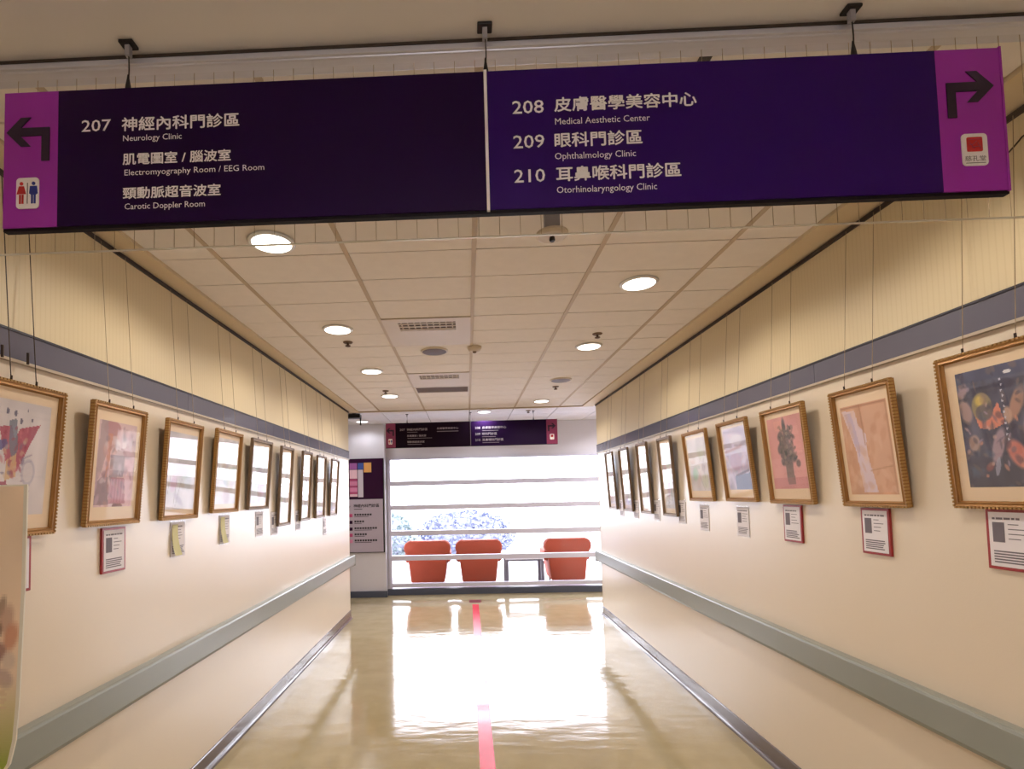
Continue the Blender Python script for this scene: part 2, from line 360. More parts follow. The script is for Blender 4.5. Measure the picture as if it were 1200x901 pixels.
# lounge beyond the window and the outdoors
struct(bx('floor_lounge', M['lounge_floor'], (-4.2, 4.2, 8.26, 9.8, -0.08, 0.0)))
struct(bx('ceiling_lounge', M['lobby_tile'], (-4.2, 4.2, 8.26, 9.8, H, H + 0.1)))
struct(bx('wall_lounge_left', M['lobby_wall'], (-4.3, -4.2, 8.2, 9.8, 0, H)))
struct(bx('wall_lounge_right', M['lobby_wall'], (4.2, 4.3, 8.2, 9.8, 0, H)))
struct(bx('terrace_paving', M['concrete'], (-30, 30, 9.8, 60, -0.14, -0.04)))
def bush(x, y, wd, dp, ht, n, lm, label):
    r = thing('flowering_bush' if 'lilac' in label else 'green_bush', label, 'bush', (x, y, -0.04))
    b = MB(); b.lathe([(0.05, 0.0), (0.3, 0.02), (0.42, 0.5 * ht), (0.3, 0.82 * ht), (0.04, 0.9 * ht)], 14)
    b.v = [(vx * wd, vy * dp, vz) for vx, vy, vz in b.v]; b.obj('stem_mass', M['soil'], r, smooth=True)
    m = MB(); rg = random.Random(int(x * 10))
    for _ in range(n):
        a = rg.uniform(0, 6.283); t = rg.random(); z = ht * (0.05 + 0.93 * t); rr = 0.5 * math.sqrt(max(0.02, 1 - (2 * t - 0.9) ** 2 * 0.8)) * rg.uniform(0.8, 1.05)
        c = Vector((rr * wd * math.cos(a), rr * dp * math.sin(a), z)); u = Vector((rg.gauss(0, 1), rg.gauss(0, 1), rg.gauss(0, 1))).normalized() * 0.06; v = u.cross(Vector((rg.gauss(0, 1), rg.gauss(0, 1), rg.gauss(0, 1)))).normalized() * 0.035
        k = len(m.v); m.v += [tuple(c - u), tuple(c + v), tuple(c + u), tuple(c - v)]; m.f.append((k, k + 1, k + 2, k + 3))
    o = m.obj('foliage', lm, r); o['kind'] = 'stuff'
bush(-2.3, 13.2, 1.9, 1.0, 1.22, 1600, M['leaf_green'], 'green bush outside, seen through the left end of the third window pane')
bush(-0.05, 13.4, 2.5, 1.0, 1.20, 2600, M['leaf_lilac'], 'lilac-blue bush outside, behind the middle of the window')

# armchairs seen through the window
def armchair(x, label, first=[None]):
    if first[0] is None:
        r = thing('armchair', label, 'armchair', (x, 8.66, 0), group='orange armchairs behind the window')
        b = MB().prism_y(rrect(-0.39, 0.39, 0.555, 0.80, 0.115, 8), -0.10, 0.08)
        b.obj('back_roll', M['orange'], r, bevel=0.03, smooth=True, seg=3)
        b = MB(); k = 0
        b.v = [(-0.28, -0.06, 0.10), (0.28, -0.06, 0.10), (0.28, 0.50, 0.10), (-0.28, 0.50, 0.10), (-0.335, -0.08, 0.57), (0.335, -0.08, 0.57), (0.335, 0.52, 0.42), (-0.335, 0.52, 0.42)]
        b.f = [(0, 3, 2, 1), (4, 5, 6, 7), (0, 1, 5, 4), (1, 2, 6, 5), (2, 3, 7, 6), (3, 0, 4, 7)]
        b.obj('body', M['orange'], r, bevel=0.03, smooth=True, seg=3)
        for sx in (-1, 1):
            MB().box(min(sx * 0.27, sx * 0.385), max(sx * 0.27, sx * 0.385), 0.0, 0.56, 0.42, 0.62).obj('armrest', M['orange'], r, bevel=0.05, smooth=True, seg=4)
        MB().box(-0.265, 0.265, 0.05, 0.56, 0.43, 0.50).obj('seat', M['orange'], r, bevel=0.03, smooth=True, seg=3)
        for sx in (-1, 1):
            for yy in (0.0, 0.46):
                MB().lathe([(0.014, 0.0), (0.02, 0.12)], 10, (sx * 0.23, yy, 0)).obj('leg', M['steel_dark'], r)
        first[0] = r
    else:
        s = first[0]; r = s.copy(); C.objects.link(r); r.location = (x, 8.66, 0); r['label'] = label
        for ch in list(s.children):
            c = ch.copy(); C.objects.link(c); c.parent = r
    return r
armchair(-0.69, 'orange upholstered tub armchair behind the window, leftmost of three')
armchair(0.17, 'orange upholstered tub armchair behind the window, between the left chair and the small table')
armchair(1.645, 'orange upholstered tub armchair behind the window, right of the small table')
t = thing('side_table', 'small white side table with grey legs between the orange armchairs', 'table', (0.915, 8.62, 0))
bx('table_top', M['white'], (-0.315, 0.315, -0.15, 0.30, 0.475, 0.50), t, bevel=0.004)
bx('apron', M['metal_leg'], (-0.30, 0.30, -0.14, 0.29, 0.445, 0.475), t)
for sx in (-1, 1):
    for yy in (-0.13, 0.26):
        bx('leg', M['metal_leg'], (sx * 0.29 - 0.026, sx * 0.29 + 0.026, yy - 0.012, yy + 0.018, 0, 0.445), t)

# floor tape
tp = thing('floor_tape', 'red guide tape stuck lengthwise along the corridor floor', 'floor marking', (0.08, 4.6, 0))
bx('tape_strip', M['tape'], (-0.045, 0.045, -5.0, 2.75, 0.0002, 0.0012), tp)
bx('end_square', M['tape_dark'], (-0.085, 0.085, 2.86, 3.06, 0.0002, 0.0014), tp)

# ------------------------------------------------------------------ ceiling fixtures
def downlight(x, y, label, cool=False, power=1.0):
    r = thing('downlight', label, 'ceiling light', (x, y, H), group='round recessed ceiling lights')
    MB().lathe([(0.084, -0.004), (0.086, -0.012), (0.097, -0.010), (0.103, -0.0035)], 28).obj('trim_ring', M['white'], r, smooth=True)
    MB().lathe([(0.085, -0.0105), (0.085, -0.005)], 28).obj('diffuser', M['lamp_cool'] if cool else M['lamp'], r)
    l = bpy.data.lights.new('bulb', 'SPOT'); l.energy = DOWN_W * power; l.color = (0.96, 0.96, 1.0) if cool else DOWN_COL
    l.spot_size = math.radians(158); l.spot_blend = 0.40; l.shadow_soft_size = 0.06
    o = bpy.data.objects.new('bulb', l); C.objects.link(o); o.parent = r; o.location = (0, 0, -0.03)
for x, y, lb in ((-0.84, 2.20, 'lit round downlight at the left, half hidden under the big purple sign'),
                 (-0.85, 3.40, 'lit round downlight on the left of the corridor, second from the big sign'),
                 (-0.84, 4.58, 'lit round downlight on the left of the corridor, third from the big sign'),
                 (-0.85, 5.75, 'lit round downlight on the left of the corridor, nearest the far lobby'),
                 (0.97, 1.59, 'round downlight right of centre, hidden behind the big purple sign'),
                 (0.97, 2.79, 'lit round downlight at the right, largest seen below the big sign'),
                 (0.98, 3.99, 'lit round downlight on the right of the corridor, second below the big sign'),
                 (0.95, 6.34, 'lit round downlight on the right, nearest the far lobby')):
    downlight(x, y, lb)
downlight(0.26, 7.05, 'lit round downlight in the lobby ceiling just behind the far purple sign', True, 1.5)
downlight(-1.56, 7.66, 'lit round downlight in the far left corner of the lobby ceiling', True, 0.35)
for x, y, lb in ((-3.0, 7.3, 'added fill downlight in the left wing of the lobby, out of view'), (2.3, 7.3, 'added fill downlight in the lobby ceiling, hidden behind the right wall corner'), (3.5, 7.3, 'added fill downlight in the right wing of the lobby, out of view')):
    downlight(x, y, lb, True, 1.6)  # unseen lobby downlights, added to brighten the far wall and window bars
# fill tubes added behind the viewer to light the sign and near ceiling
for y, lb in ((-0.75, 'added fill tube lamp lighting the near sign and ceiling, first behind the viewer'), (-2.5, 'added fill tube lamp lighting the near sign and ceiling, second behind the viewer')):
    r = thing('fill_tube_lamp', lb, 'ceiling light', (0.08, y, 2.40), group='added fill tubes behind the viewer')
    bx('lamp_body', M['white'], (-0.62, 0.62, -0.03, 0.03, 0.012, 0.05), r, bevel=0.004)
    b = MB().tube([(-0.60, 0, -0.012), (0.60, 0, -0.012)], 0.014, 12).obj('tube', M['tube'], r, smooth=True)
    for hx in (-0.5, 0.5): MB().tube([(hx, 0, 0.05), (hx, 0, 0.30)], 0.002, 5).obj('suspension_wire', M['steel_dark'], r)
    l = bpy.data.lights.new('fill_light', 'AREA'); l.shape = 'RECTANGLE'; l.size = 1.2; l.size_y = 0.05; l.energy = 13.0; l.color = (1.0, 0.93, 0.86)
    o = bpy.data.objects.new('fill_light', l); C.objects.link(o); o.parent = r; o.location = (0, 0, -0.03)
    l2 = bpy.data.lights.new('ceiling_fill', 'AREA'); l2.shape = 'RECTANGLE'; l2.size = 1.2; l2.size_y = 0.05; l2.energy = 34.0; l2.color = (0.97, 0.96, 1.0)  # upward fill added to lift the near ceiling
    o = bpy.data.objects.new('ceiling_fill', l2); C.objects.link(o); o.parent = r; o.location = (0, 0, 0.056); o.rotation_euler = (math.pi, 0, 0)
# sprinklers
for x, y, lb in ((-0.852, 3.705, 'small sprinkler head beside the second left downlight'), (0.97, 3.688, 'small sprinkler head beside the second right downlight'),
                 (-0.856, 5.48, 'small sprinkler head beside the farthest left downlight'), (0.982, 5.51, 'small sprinkler head on the right of the far corridor ceiling'), (0.873, 7.08, 'small sprinkler head in the lobby ceiling right of the far sign')):
    r = thing('sprinkler', lb, 'sprinkler', (x, y, H))
    MB().lathe([(0.012, -0.034), (0.020, -0.030), (0.020, -0.026), (0.008, -0.022), (0.008, -0.004)], 14).obj('nozzle', M['brown_disc'], r)
    MB().lathe([(0.028, -0.008), (0.034, -0.004), (0.036, 0.0)], 18).obj('rosette', M['grille'], r)
for x, y, lb in ((-0.232, 4.0, 'round brown ceiling speaker between the two air vents'), (0.977, 5.18, 'round brown ceiling speaker on the right of the far corridor ceiling')):
    r = thing('ceiling_speaker', lb, 'speaker', (x, y, H))
    MB().lathe([(0.100, -0.010), (0.108, -0.006), (0.110, 0.0)], 28).obj('rim', M['vent'], r)
    MB().lathe([(0.02, -0.015), (0.092, -0.012), (0.098, -0.009)], 28).obj('cover', M['brown_disc'], r)
r = thing('smoke_detector', 'small white smoke detector on the centre grid bar of the ceiling', 'detector', (0.084, 3.93, H))
MB().lathe([(0.030, -0.036), (0.046, -0.028), (0.055, -0.010), (0.055, 0.0)], 22).obj('body', M['vent'], r, smooth=True)
MB().lathe([(0.012, -0.046), (0.016, -0.036)], 12).obj('sensor_tip', M['grille'], r)
r = thing('pendant_detector', 'grey sensor on a short stem hanging just below the big purple sign', 'detector', (0.362, 2.0, H))
bx('stem', M['detector'], (-0.029, 0.029, -0.02, 0.02, -0.115, 0.0), r)
MB().lathe([(0.050, -0.128), (0.063, -0.122), (0.064, -0.114), (0.058, -0.112)], 24).obj('plate', M['vent'], r)
MB().lathe([(0.008, -0.146), (0.012, -0.140), (0.010, -0.128)], 12).obj('sensor_tip', M['steel_dark'], r)
# air diffusers
def diffuser(y0, y1, label):
    x0, x1 = gx[2] + 0.009, gx[3] - 0.009
    r = thing('air_diffuser', label, 'air vent', ((x0 + x1) / 2, (y0 + y1) / 2, H))
    w2, d2 = (x1 - x0) / 2, (y1 - y0) / 2
    s0, s1 = -d2 + 0.07, -d2 + 0.235; sx0, sx1 = -w2 + 0.10, w2 - 0.10
    MB().box(-w2, w2, -d2, s0, -0.006, 0.008).box(-w2, w2, s1, d2, -0.006, 0.008).box(-w2, sx0, s0, s1, -0.006, 0.008).box(sx1, w2, s0, s1, -0.006, 0.008).obj('panel', M['vent'], r)
    bx('duct', M['slot'], (sx0, sx1, s0, s1, 0.004, 0.010), r)
    for k in range(3):
        yy = s0 + (s1 - s0) * (k + 0.5) / 3
        MB().prism_y([(-0.002, -0.006), (0.0025, -0.006), (0.0, 0.004), (-0.0045, 0.004)], sx0, sx1)
        bx('blade', M['vent'], (sx0, sx1, yy - 0.012, yy + 0.004, -0.009, -0.005), r)
    for k in range(9):
        xx = sx0 + (sx1 - sx0) * (k + 0.5) / 9
        bx('cross_blade', M['vent'], (xx - 0.004, xx + 0.004, s0, s1, -0.005, 0.003), r)
diffuser(GY(2) + 0.003, GY(4) - 0.003, 'square air diffuser panel with a slotted outlet, nearer one in the corridor ceiling')
diffuser(GY(7) + 0.003, GY(9) - 0.003, 'square air diffuser panel with a slotted outlet, farther one in the corridor ceiling')
r = thing('return_grille', 'brown louvred return air grille in the far corridor ceiling', 'air vent', (-0.24, GY(9) + 0.15, H))
MB().box(-0.29, 0.29, -0.147, -0.132, -0.008, 0.006).box(-0.29, 0.29, 0.132, 0.147, -0.008, 0.006).box(-0.29, -0.275, -0.132, 0.132, -0.008, 0.006).box(0.275, 0.29, -0.132, 0.132, -0.008, 0.006).obj('rim', M['vent'], r)
bx('duct', M['slot'], (-0.275, 0.275, -0.132, 0.132, 0.003, 0.008), r)
for k in range(10):
    yy = -0.119 + k * 0.0264
    bx('slat', M['grille'], (-0.275, 0.275, yy - 0.009, yy + 0.006, -0.005, 0.0), r)

# smoke barrier: rail + wired glass
sb = thing('smoke_barrier', 'hanging smoke barrier of wired glass under a metal ceiling rail behind the big sign', 'glass barrier', (0.077, 1.26, 2.22))
def L_(d, o=(0.077, 1.26, 2.22)): return (d[0] - o[0], d[1] - o[0], d[2] - o[1], d[3] - o[1], d[4] - o[2], d[5] - o[2])
bx('ceiling_rail', M['steel'], L_((XL + 0.001, XR - 0.001, 1.235, 1.285, 2.668, 2.697)), sb, bevel=0.004)
bx('shadow_line_strip', M['gap'], L_((XL + 0.001, XR - 0.001, 1.232, 1.235, 2.692, 2.699)), sb)  # dark strip painting the shadow line between ceiling and rail
bx('rail_lip', M['steel'], L_((XL + 0.001, XR - 0.001, 1.228, 1.235, 2.672, 2.680)), sb)
me = bpy.data.meshes.new('glass_sheet'); me.from_pydata([(XL + 0.002 - 0.077, 0, -0.014), (XR - 0.002 - 0.077, 0, -0.014), (XR - 0.002 - 0.077, 0, 0.452), (XL + 0.002 - 0.077, 0, 0.452)], [], [(0, 1, 2, 3)])
me.materials.append(M['wired_glass']); gs = bpy.data.objects.new('glass_sheet', me); C.objects.link(gs); gs.parent = sb
bx('bottom_edge', M['glass_edge'], L_((XL + 0.002, XR - 0.002, 1.257, 1.262, 2.2025, 2.2055)), sb)
m = MB(); x = XL + 0.03
while x < XR - 0.02:
    m.box(*L_((x - 0.0006, x + 0.0006, 1.2610, 1.2618, 2.207, 2.672))); x += 0.052
o = m.obj('embedded_wires', M['embedded_wire'], sb); o['kind'] = 'stuff'

# ------------------------------------------------------------------ lettering
def text_mesh(body, x, z, wd, h, y, m, parent, latin, bold=0.0, name='lettering', embolden=0.0):
    cu = bpy.data.curves.new('lettering', 'FONT'); cu.body = body; cu.resolution_u = 2 if latin else 2; cu.offset = bold
    ob = bpy.data.objects.new('lettering', cu); C.objects.link(ob)
    cu2 = None
    dg = bpy.context.evaluated_depsgraph_get()
    me = bpy.data.meshes.new_from_object(ob.evaluated_get(dg))
    xs = [v.co.x for v in me.vertices]; ys = [v.co.y for v in me.vertices]
    x0, x1, y0, y1 = min(xs), max(xs), min(ys), max(ys)
    if latin: ref, yb = 0.70, 0.0
    else: ref, yb = y1 - y0, y0
    sx, sy = wd / (x1 - x0), h / ref
    for v in me.vertices: v.co = (x + (v.co.x - x0) * sx, y, z + (v.co.y - yb) * sy)
    if embolden:
        k = embolden * h; n0 = len(me.vertices); V = [tuple(v.co) for v in me.vertices]; F = [tuple(p.vertices) for p in me.polygons]
        VV, FF = [], []
        for q, (dx, dz) in enumerate(((-k, 0), (k, 0), (0, -k), (0, k))):
            VV += [(a + dx, b - 0.00001 * q, c + dz) for a, b, c in V]; FF += [tuple(i + q * n0 for i in f_) for f_ in F]
        me = bpy.data.meshes.new(name); me.from_pydata(VV, [], FF)
    me.materials.clear(); me.materials.append(m); me.name = name
    o = bpy.data.objects.new(name, me); C.objects.link(o); o.parent = parent
    bpy.data.objects.remove(ob); bpy.data.curves.remove(cu)
    return o
TX = [('207', -0.919, 2.465, 0.072, 0.0288), ('神經內科門診區', -0.819, 2.4625, 0.289, 0.0336), ('Neurology Clinic', -0.816, 2.437, 0.145, 0.0148),
      ('肌電圖室 / 腦波室', -0.816, 2.3775, 0.265, 0.0286), ('Electromyography Room / EEG Room', -0.812, 2.351, 0.343, 0.0148),
      ('頸動脈超音波室', -0.815, 2.2925, 0.239, 0.0286), ('Carotic Doppler Room', -0.811, 2.2665, 0.197, 0.0148),
      ('208', 0.13, 2.4625, 0.074, 0.0316), ('皮膚醫學美容中心', 0.23, 2.4635, 0.333, 0.0346), ('Medical Aesthetic Center', 0.23, 2.432, 0.223, 0.0158),
      ('209', 0.13, 2.3775, 0.073, 0.0316), ('眼科門診區', 0.228, 2.3765, 0.205, 0.0346), ('Ophthalmology Clinic', 0.227, 2.347, 0.19, 0.0158),
      ('210', 0.13, 2.294, 0.072, 0.0316), ('耳鼻喉科門診區', 0.229, 2.2935, 0.291, 0.0346), ('Otorhinolaryngology Clinic', 0.229, 2.265, 0.234, 0.0158)]
def sign(Y, label, end_mat, lm, far):
    X0, X1, Z0, Z1 = -1.115, 1.267, 2.224, 2.574
    ox, oz = 0.076, Z0
    r = thing('hanging_sign', label, 'sign', (ox, Y, oz), group=None)
    F = -0.015; f = lambda d: (d[0] - ox, d[1] - ox, d[2], d[3], d[4] - oz, d[5] - oz)
    bx('sign_core', M['sign_edge'], f((X0, X1, -0.012, 0.002, Z0, Z1)), r)
    bx('left_end_panel', end_mat, f((X0 + 0.001, -0.979, F, -0.012, Z0 + 0.008, Z1 - 0.002)), r)
    bx('left_panel', M['purple_l'] if not far else M['purple_shaded_l'], f((-0.979, 0.0635, F, -0.012, Z0 + 0.008, Z1 - 0.002)), r)
    bx('right_panel', M['purple_r'] if not far else M['purple_shaded_r'], f((0.0705, 1.1175, F, -0.012, Z0 + 0.008, Z1 - 0.002)), r)
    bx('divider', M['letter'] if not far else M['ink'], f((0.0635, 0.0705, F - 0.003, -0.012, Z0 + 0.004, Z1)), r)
    bx('right_end_panel', end_mat, f((1.1175, X1 - 0.001, F, -0.012, Z0 + 0.008, Z1 - 0.002)), r)
    bx('edge_trim', M['magenta'] if not far else end_mat, f((X1 - 0.004, X1 + 0.001, F - 0.001, 0.002, Z0 + 0.006, Z1 + 0.001)), r)
    mv = lambda pts: [(a - ox, b - oz) for a, b in pts]
    la = [(-1.107, 2.470), (-1.071, 2.507), (-1.046, 2.507), (-1.071, 2.481), (-0.999, 2.481), (-0.999, 2.397), (-1.019, 2.397), (-1.019, 2.460), (-1.071, 2.460), (-1.046, 2.434), (-1.071, 2.434)]
    ra = [(1.245, 2.480), (1.208, 2.517), (1.183, 2.517), (1.208, 2.491), (1.138, 2.491), (1.138, 2.407), (1.158, 2.407), (1.158, 2.469), (1.208, 2.469), (1.183, 2.443), (1.208, 2.443)]
    MB().prism_y(mv(la), F - 0.002, F - 0.0002).obj('arrow', M['arrow'], r)
    MB().prism_y(mv(ra), F - 0.002, F - 0.0002).obj('arrow', M['arrow'], r)
    p = MB().prism_y(mv(rrect(-1.080, -1.0235, 2.278, 2.355, 0.009)), F - 0.002, F - 0.0002).obj('restroom_pictogram', M['letter'], r)
    for cx, m_, dress in ((-1.0665, M['iconred'], True), (-1.0365, M['iconblue'], False)):
        b = MB()
        b.prism_y(mv([(cx + 0.0045 * math.cos(k * 0.7854), 2.340 + 0.0045 * math.sin(k * 0.7854)) for k in range(8)]), F - 0.003, F - 0.002)
        if dress: b.prism_y(mv([(cx - 0.006, 2.3335), (cx + 0.006, 2.3335), (cx + 0.0115, 2.314), (cx - 0.0115, 2.314)]), F - 0.003, F - 0.002)
        else: b.prism_y(mv([(cx - 0.0085, 2.3335), (cx + 0.0085, 2.3335), (cx + 0.0105, 2.315), (cx + 0.006, 2.312), (cx - 0.006, 2.312), (cx - 0.0105, 2.315)]), F - 0.003, F - 0.002)
        b.prism_y(mv([(cx - 0.0055, 2.3125), (cx - 0.001, 2.3125), (cx - 0.001, 2.290), (cx - 0.0055, 2.290)]), F - 0.003, F - 0.002)
        b.prism_y(mv([(cx + 0.001, 2.3125), (cx + 0.0055, 2.3125), (cx + 0.0055, 2.290), (cx + 0.001, 2.290)]), F - 0.003, F - 0.002)
        b.obj('figure', m_, p)
    bx('separator', M['ink'], f((-1.0522, -1.0508, F - 0.003, F - 0.002, 2.290, 2.342)), p)
    # emblem on the right: white tile with red seal and three characters
    e = MB().prism_y(mv(rrect(1.163, 1.221, 2.291, 2.367, 0.009)), F - 0.002, F - 0.0002).obj('emblem_tile', M['letter'], r)
    MB().prism_y(mv(rrect(1.174, 1.209, 2.324, 2.358, 0.003)), F - 0.003, F - 0.002).obj('red_seal', M['iconred'], e)
    b = MB()
    for pts in (((1.178, 2.352), (1.205, 2.353)), ((1.180, 2.346), (1.190, 2.330)), ((1.196, 2.349), (1.186, 2.340)), ((1.184, 2.334), (1.204, 2.336)), ((1.198, 2.345), (1.204, 2.329)), ((1.178, 2.340), (1.186, 2.341))):
        b.tube([(q[0] - ox, F - 0.0032, q[1] - oz) for q in pts], 0.0007, 4)
    b.obj('seal_strokes', M['maroon'], e)
    if not far:
        text_mesh('慈孔堂', 1.168 - ox, 2.301 - oz, 0.047, 0.013, F - 0.0025, M['ink'], e, False, 0.004)
        bx('underline', M['ink'], f((1.170, 1.214, F - 0.003, F - 0.002, 2.2965, 2.2975)), e)
    for tx, x, z, wd, h in TX:
        latin = tx[0] in 'NECMO'; digits = tx.isdigit()
        if far and latin:
            bx('english_line', lm, f((x, x + wd, F - 0.002, F - 0.001, z + 0.003, z + 0.008)), r); continue
        text_mesh(tx, x - ox, z - oz, wd, h, F - 0.0012, lm, r, latin, 0.0, embolden=0.012 if digits else (0.0 if latin else 0.024))
    if far:   # extra column of small writing on the left panel
        text_mesh('皮膚醫學美容中心', -0.40 - ox, 2.472 - oz, 0.30, 0.028, F - 0.0012, lm, r, False, 0.0, embolden=0.02)
        bx('english_line', lm, f((-0.40, -0.10, F - 0.002, F - 0.001, 2.440, 2.447)), r)
    # three hangers
    for hx in (-0.815, 0.070, 0.945):
        g = MB().tube([(hx - ox, 0, Z1 - oz), (hx - ox + 0.002, 0, Z1 - oz + 0.06), (hx - ox, 0, H - oz - 0.008)], 0.0016).obj('hanger_wire', M['steel_dark'], r)
        MB().lathe([(0.0075, 0), (0.006, 0.016), (0.003, 0.034), (0.002, 0.044)], 10, (hx - ox, 0, Z1 - oz)).obj('turnbuckle', M['steel_dark'], g)
        bx('ceiling_clip', M['steel_dark'], (hx - ox - 0.018, hx - ox + 0.018, -0.014, 0.014, H - oz - 0.008, H - oz - 0.0005), g, bevel=0.002)
        bx('clip_stem', M['detector'], (hx - ox - 0.006, hx - ox + 0.006, -0.006, 0.006, H - oz - 0.035, H - oz - 0.008), g)
    return r
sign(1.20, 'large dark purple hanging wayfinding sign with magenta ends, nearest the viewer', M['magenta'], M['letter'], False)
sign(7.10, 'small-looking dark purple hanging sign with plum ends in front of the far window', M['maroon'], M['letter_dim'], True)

# ------------------------------------------------------------------ painted sheets
def canvas(nx, nz, base):
    a = np.zeros((nz, nx, 3)); a[:] = base; return a
def UV(a):
    nz, nx = a.shape[:2]; u, v = np.meshgrid((np.arange(nx) + .5) / nx, (np.arange(nz) + .5) / nz); return u, v
def blend(a, m, col): a[:] = a * (1 - m[..., None]) + np.array(col, float) * m[..., None]
def ell(a, cx, cy, rx, ry, col, al=1.0, ang=0.0, soft=0.12):
    u, v = UV(a); c, s = math.cos(math.radians(ang)), math.sin(math.radians(ang)); asp = a.shape[0] / a.shape[1]
    du, dv = (u - cx), (v - cy) * asp; x = (du * c + dv * s) / rx; y = (-du * s + dv * c) / (ry * asp)
    d = np.sqrt(x * x + y * y); blend(a, np.clip((1 - d) / soft + 0.5, 0, 1) * al, col)
def poly(a, pts, col, al=1.0):
    u, v = UV(a); ins = np.zeros(u.shape, bool); n = len(pts)
    for i in range(n):
        (x0, y0), (x1, y1) = pts[i], pts[(i + 1) % n]
        if y0 == y1: continue
        c = ((y0 > v) != (y1 > v)) & (u < (x1 - x0) * (v - y0) / (y1 - y0) + x0); ins ^= c
    blend(a, ins * al, col)
def line(a, x0, y0, x1, y1, wd, col, al=1.0):
    u, v = UV(a); dx, dy = x1 - x0, y1 - y0; t = np.clip(((u - x0) * dx + (v - y0) * dy) / (dx * dx + dy * dy + 1e-9), 0, 1)
    d = np.hypot(u - x0 - t * dx, v - y0 - t * dy); blend(a, np.clip(1.5 - d / wd, 0, 1) * al, col)
def mottle(a, amt, sc, seed):
    rg = np.random.RandomState(seed); nz, nx = a.shape[:2]; k = rg.rand(sc + 2, sc + 2)
    yy = np.linspace(0, sc, nz); xx = np.linspace(0, sc, nx); y0 = yy.astype(int); x0 = xx.astype(int)
    fy = (yy - y0)[:, None]; fx = (xx - x0)[None]
    g = k[y0][:, x0] * (1 - fy) * (1 - fx) + k[y0 + 1][:, x0] * fy * (1 - fx) + k[y0][:, x0 + 1] * (1 - fy) * fx + k[y0 + 1][:, x0 + 1] * fy * fx
    a *= (1 + amt * (g - 0.5) * 2)[..., None]
def sheet(a, x0, x1, z0, z1, y, name, parent):
    nz, nx = a.shape[:2]; a = np.clip(a, 0, 255) / 255; a = np.where(a <= .04045, a / 12.92, ((a + .055) / 1.055) ** 2.4)
    xs = np.linspace(x0, x1, nx + 1); zs = np.linspace(z1, z0, nz + 1)
    V = [(x, y, z) for z in zs for x in xs]; k = nx + 1
    Fc = [(j * k + i, (j + 1) * k + i, (j + 1) * k + i + 1, j * k + i + 1) for j in range(nz) for i in range(nx)]
    me = bpy.data.meshes.new(name); me.from_pydata(V, [], Fc)
    at = me.color_attributes.new('paint', 'FLOAT_COLOR', 'CORNER')
    c = np.ones((nz * nx, 4, 4), np.float32); c[:, :, :3] = a.reshape(-1, 1, 3); at.data.foreach_set('color', c.ravel())
    me.materials.append(M['art']); o = bpy.data.objects.new(name, me); C.objects.link(o); o.parent = parent; return o
def daub(a, n, cols, seed, box=(0, 1, 0, 1), r=(.008, .03), al=.55):
    rg = random.Random(seed)
    for _ in range(n): ell(a, rg.uniform(box[0], box[1]), rg.uniform(box[2], box[3]), rg.uniform(*r), rg.uniform(*r) * 1.3, rg.choice(cols), al, rg.uniform(-60, 60), .6)
def art_poppy():
    a = canvas(70, 96, (214, 204, 204)); mottle(a, .05, 6, 1)
    for x, y, rx in ((.06, .09, .02), (.17, .10, .032), (.32, .10, .022), (.44, .11, .024), (.53, .17, .022), (.62, .07, .01), (.70, .15, .012), (.76, .22, .012)): ell(a, x, y, rx, rx * 1.25, (92, 88, 110), .85)
    for x, y in ((.04, .33), (.08, .40), (.02, .60), (.10, .61)): ell(a, x, y, .05, .05, (110, 100, 112), .8)
    for x, y in ((.17, .29), (.18, .44), (.17, .56)): ell(a, x, y, .035, .035, (140, 62, 84), .85)
    poly(a, [(.22, .24), (.40, .22), (.45, .34), (.52, .24), (.84, .18), (.66, .42), (.52, .62), (.40, .62), (.30, .44)], (168, 70, 88), .9)
    poly(a, [(.36, .18), (.46, .15), (.52, .42), (.46, .56), (.38, .40)], (106, 112, 128), .8)
    poly(a, [(.22, .36), (.34, .34), (.38, .42), (.22, .44)], (92, 84, 140), .8)
    poly(a, [(.36, .52), (.50, .46), (.52, .66), (.36, .70)], (206, 166, 120), .85)
    poly(a, [(.08, .74), (.38, .70), (.46, .88), (.30, 1), (.34, .82)], (150, 60, 84), .85)
    poly(a, [(.36, .80), (.66, .82), (.60, 1), (.34, 1)], (214, 176, 104), .8)
    daub(a, 40, [(150, 60, 80), (196, 110, 120), (112, 100, 130), (200, 170, 140)], 41, (.25, .65, .22, .66))
    for k in range(7): line(a, .60, .50 + k * .05, .74, .46 + k * .055, .008, (150, 130, 150), .6)
    ell(a, .70, .62, .11, .12, (180, 172, 186), .7); ell(a, .70, .62, .08, .09, (214, 204, 204), .8); ell(a, .66, .86, .05, .03, (130, 100, 90), .8)
    return a
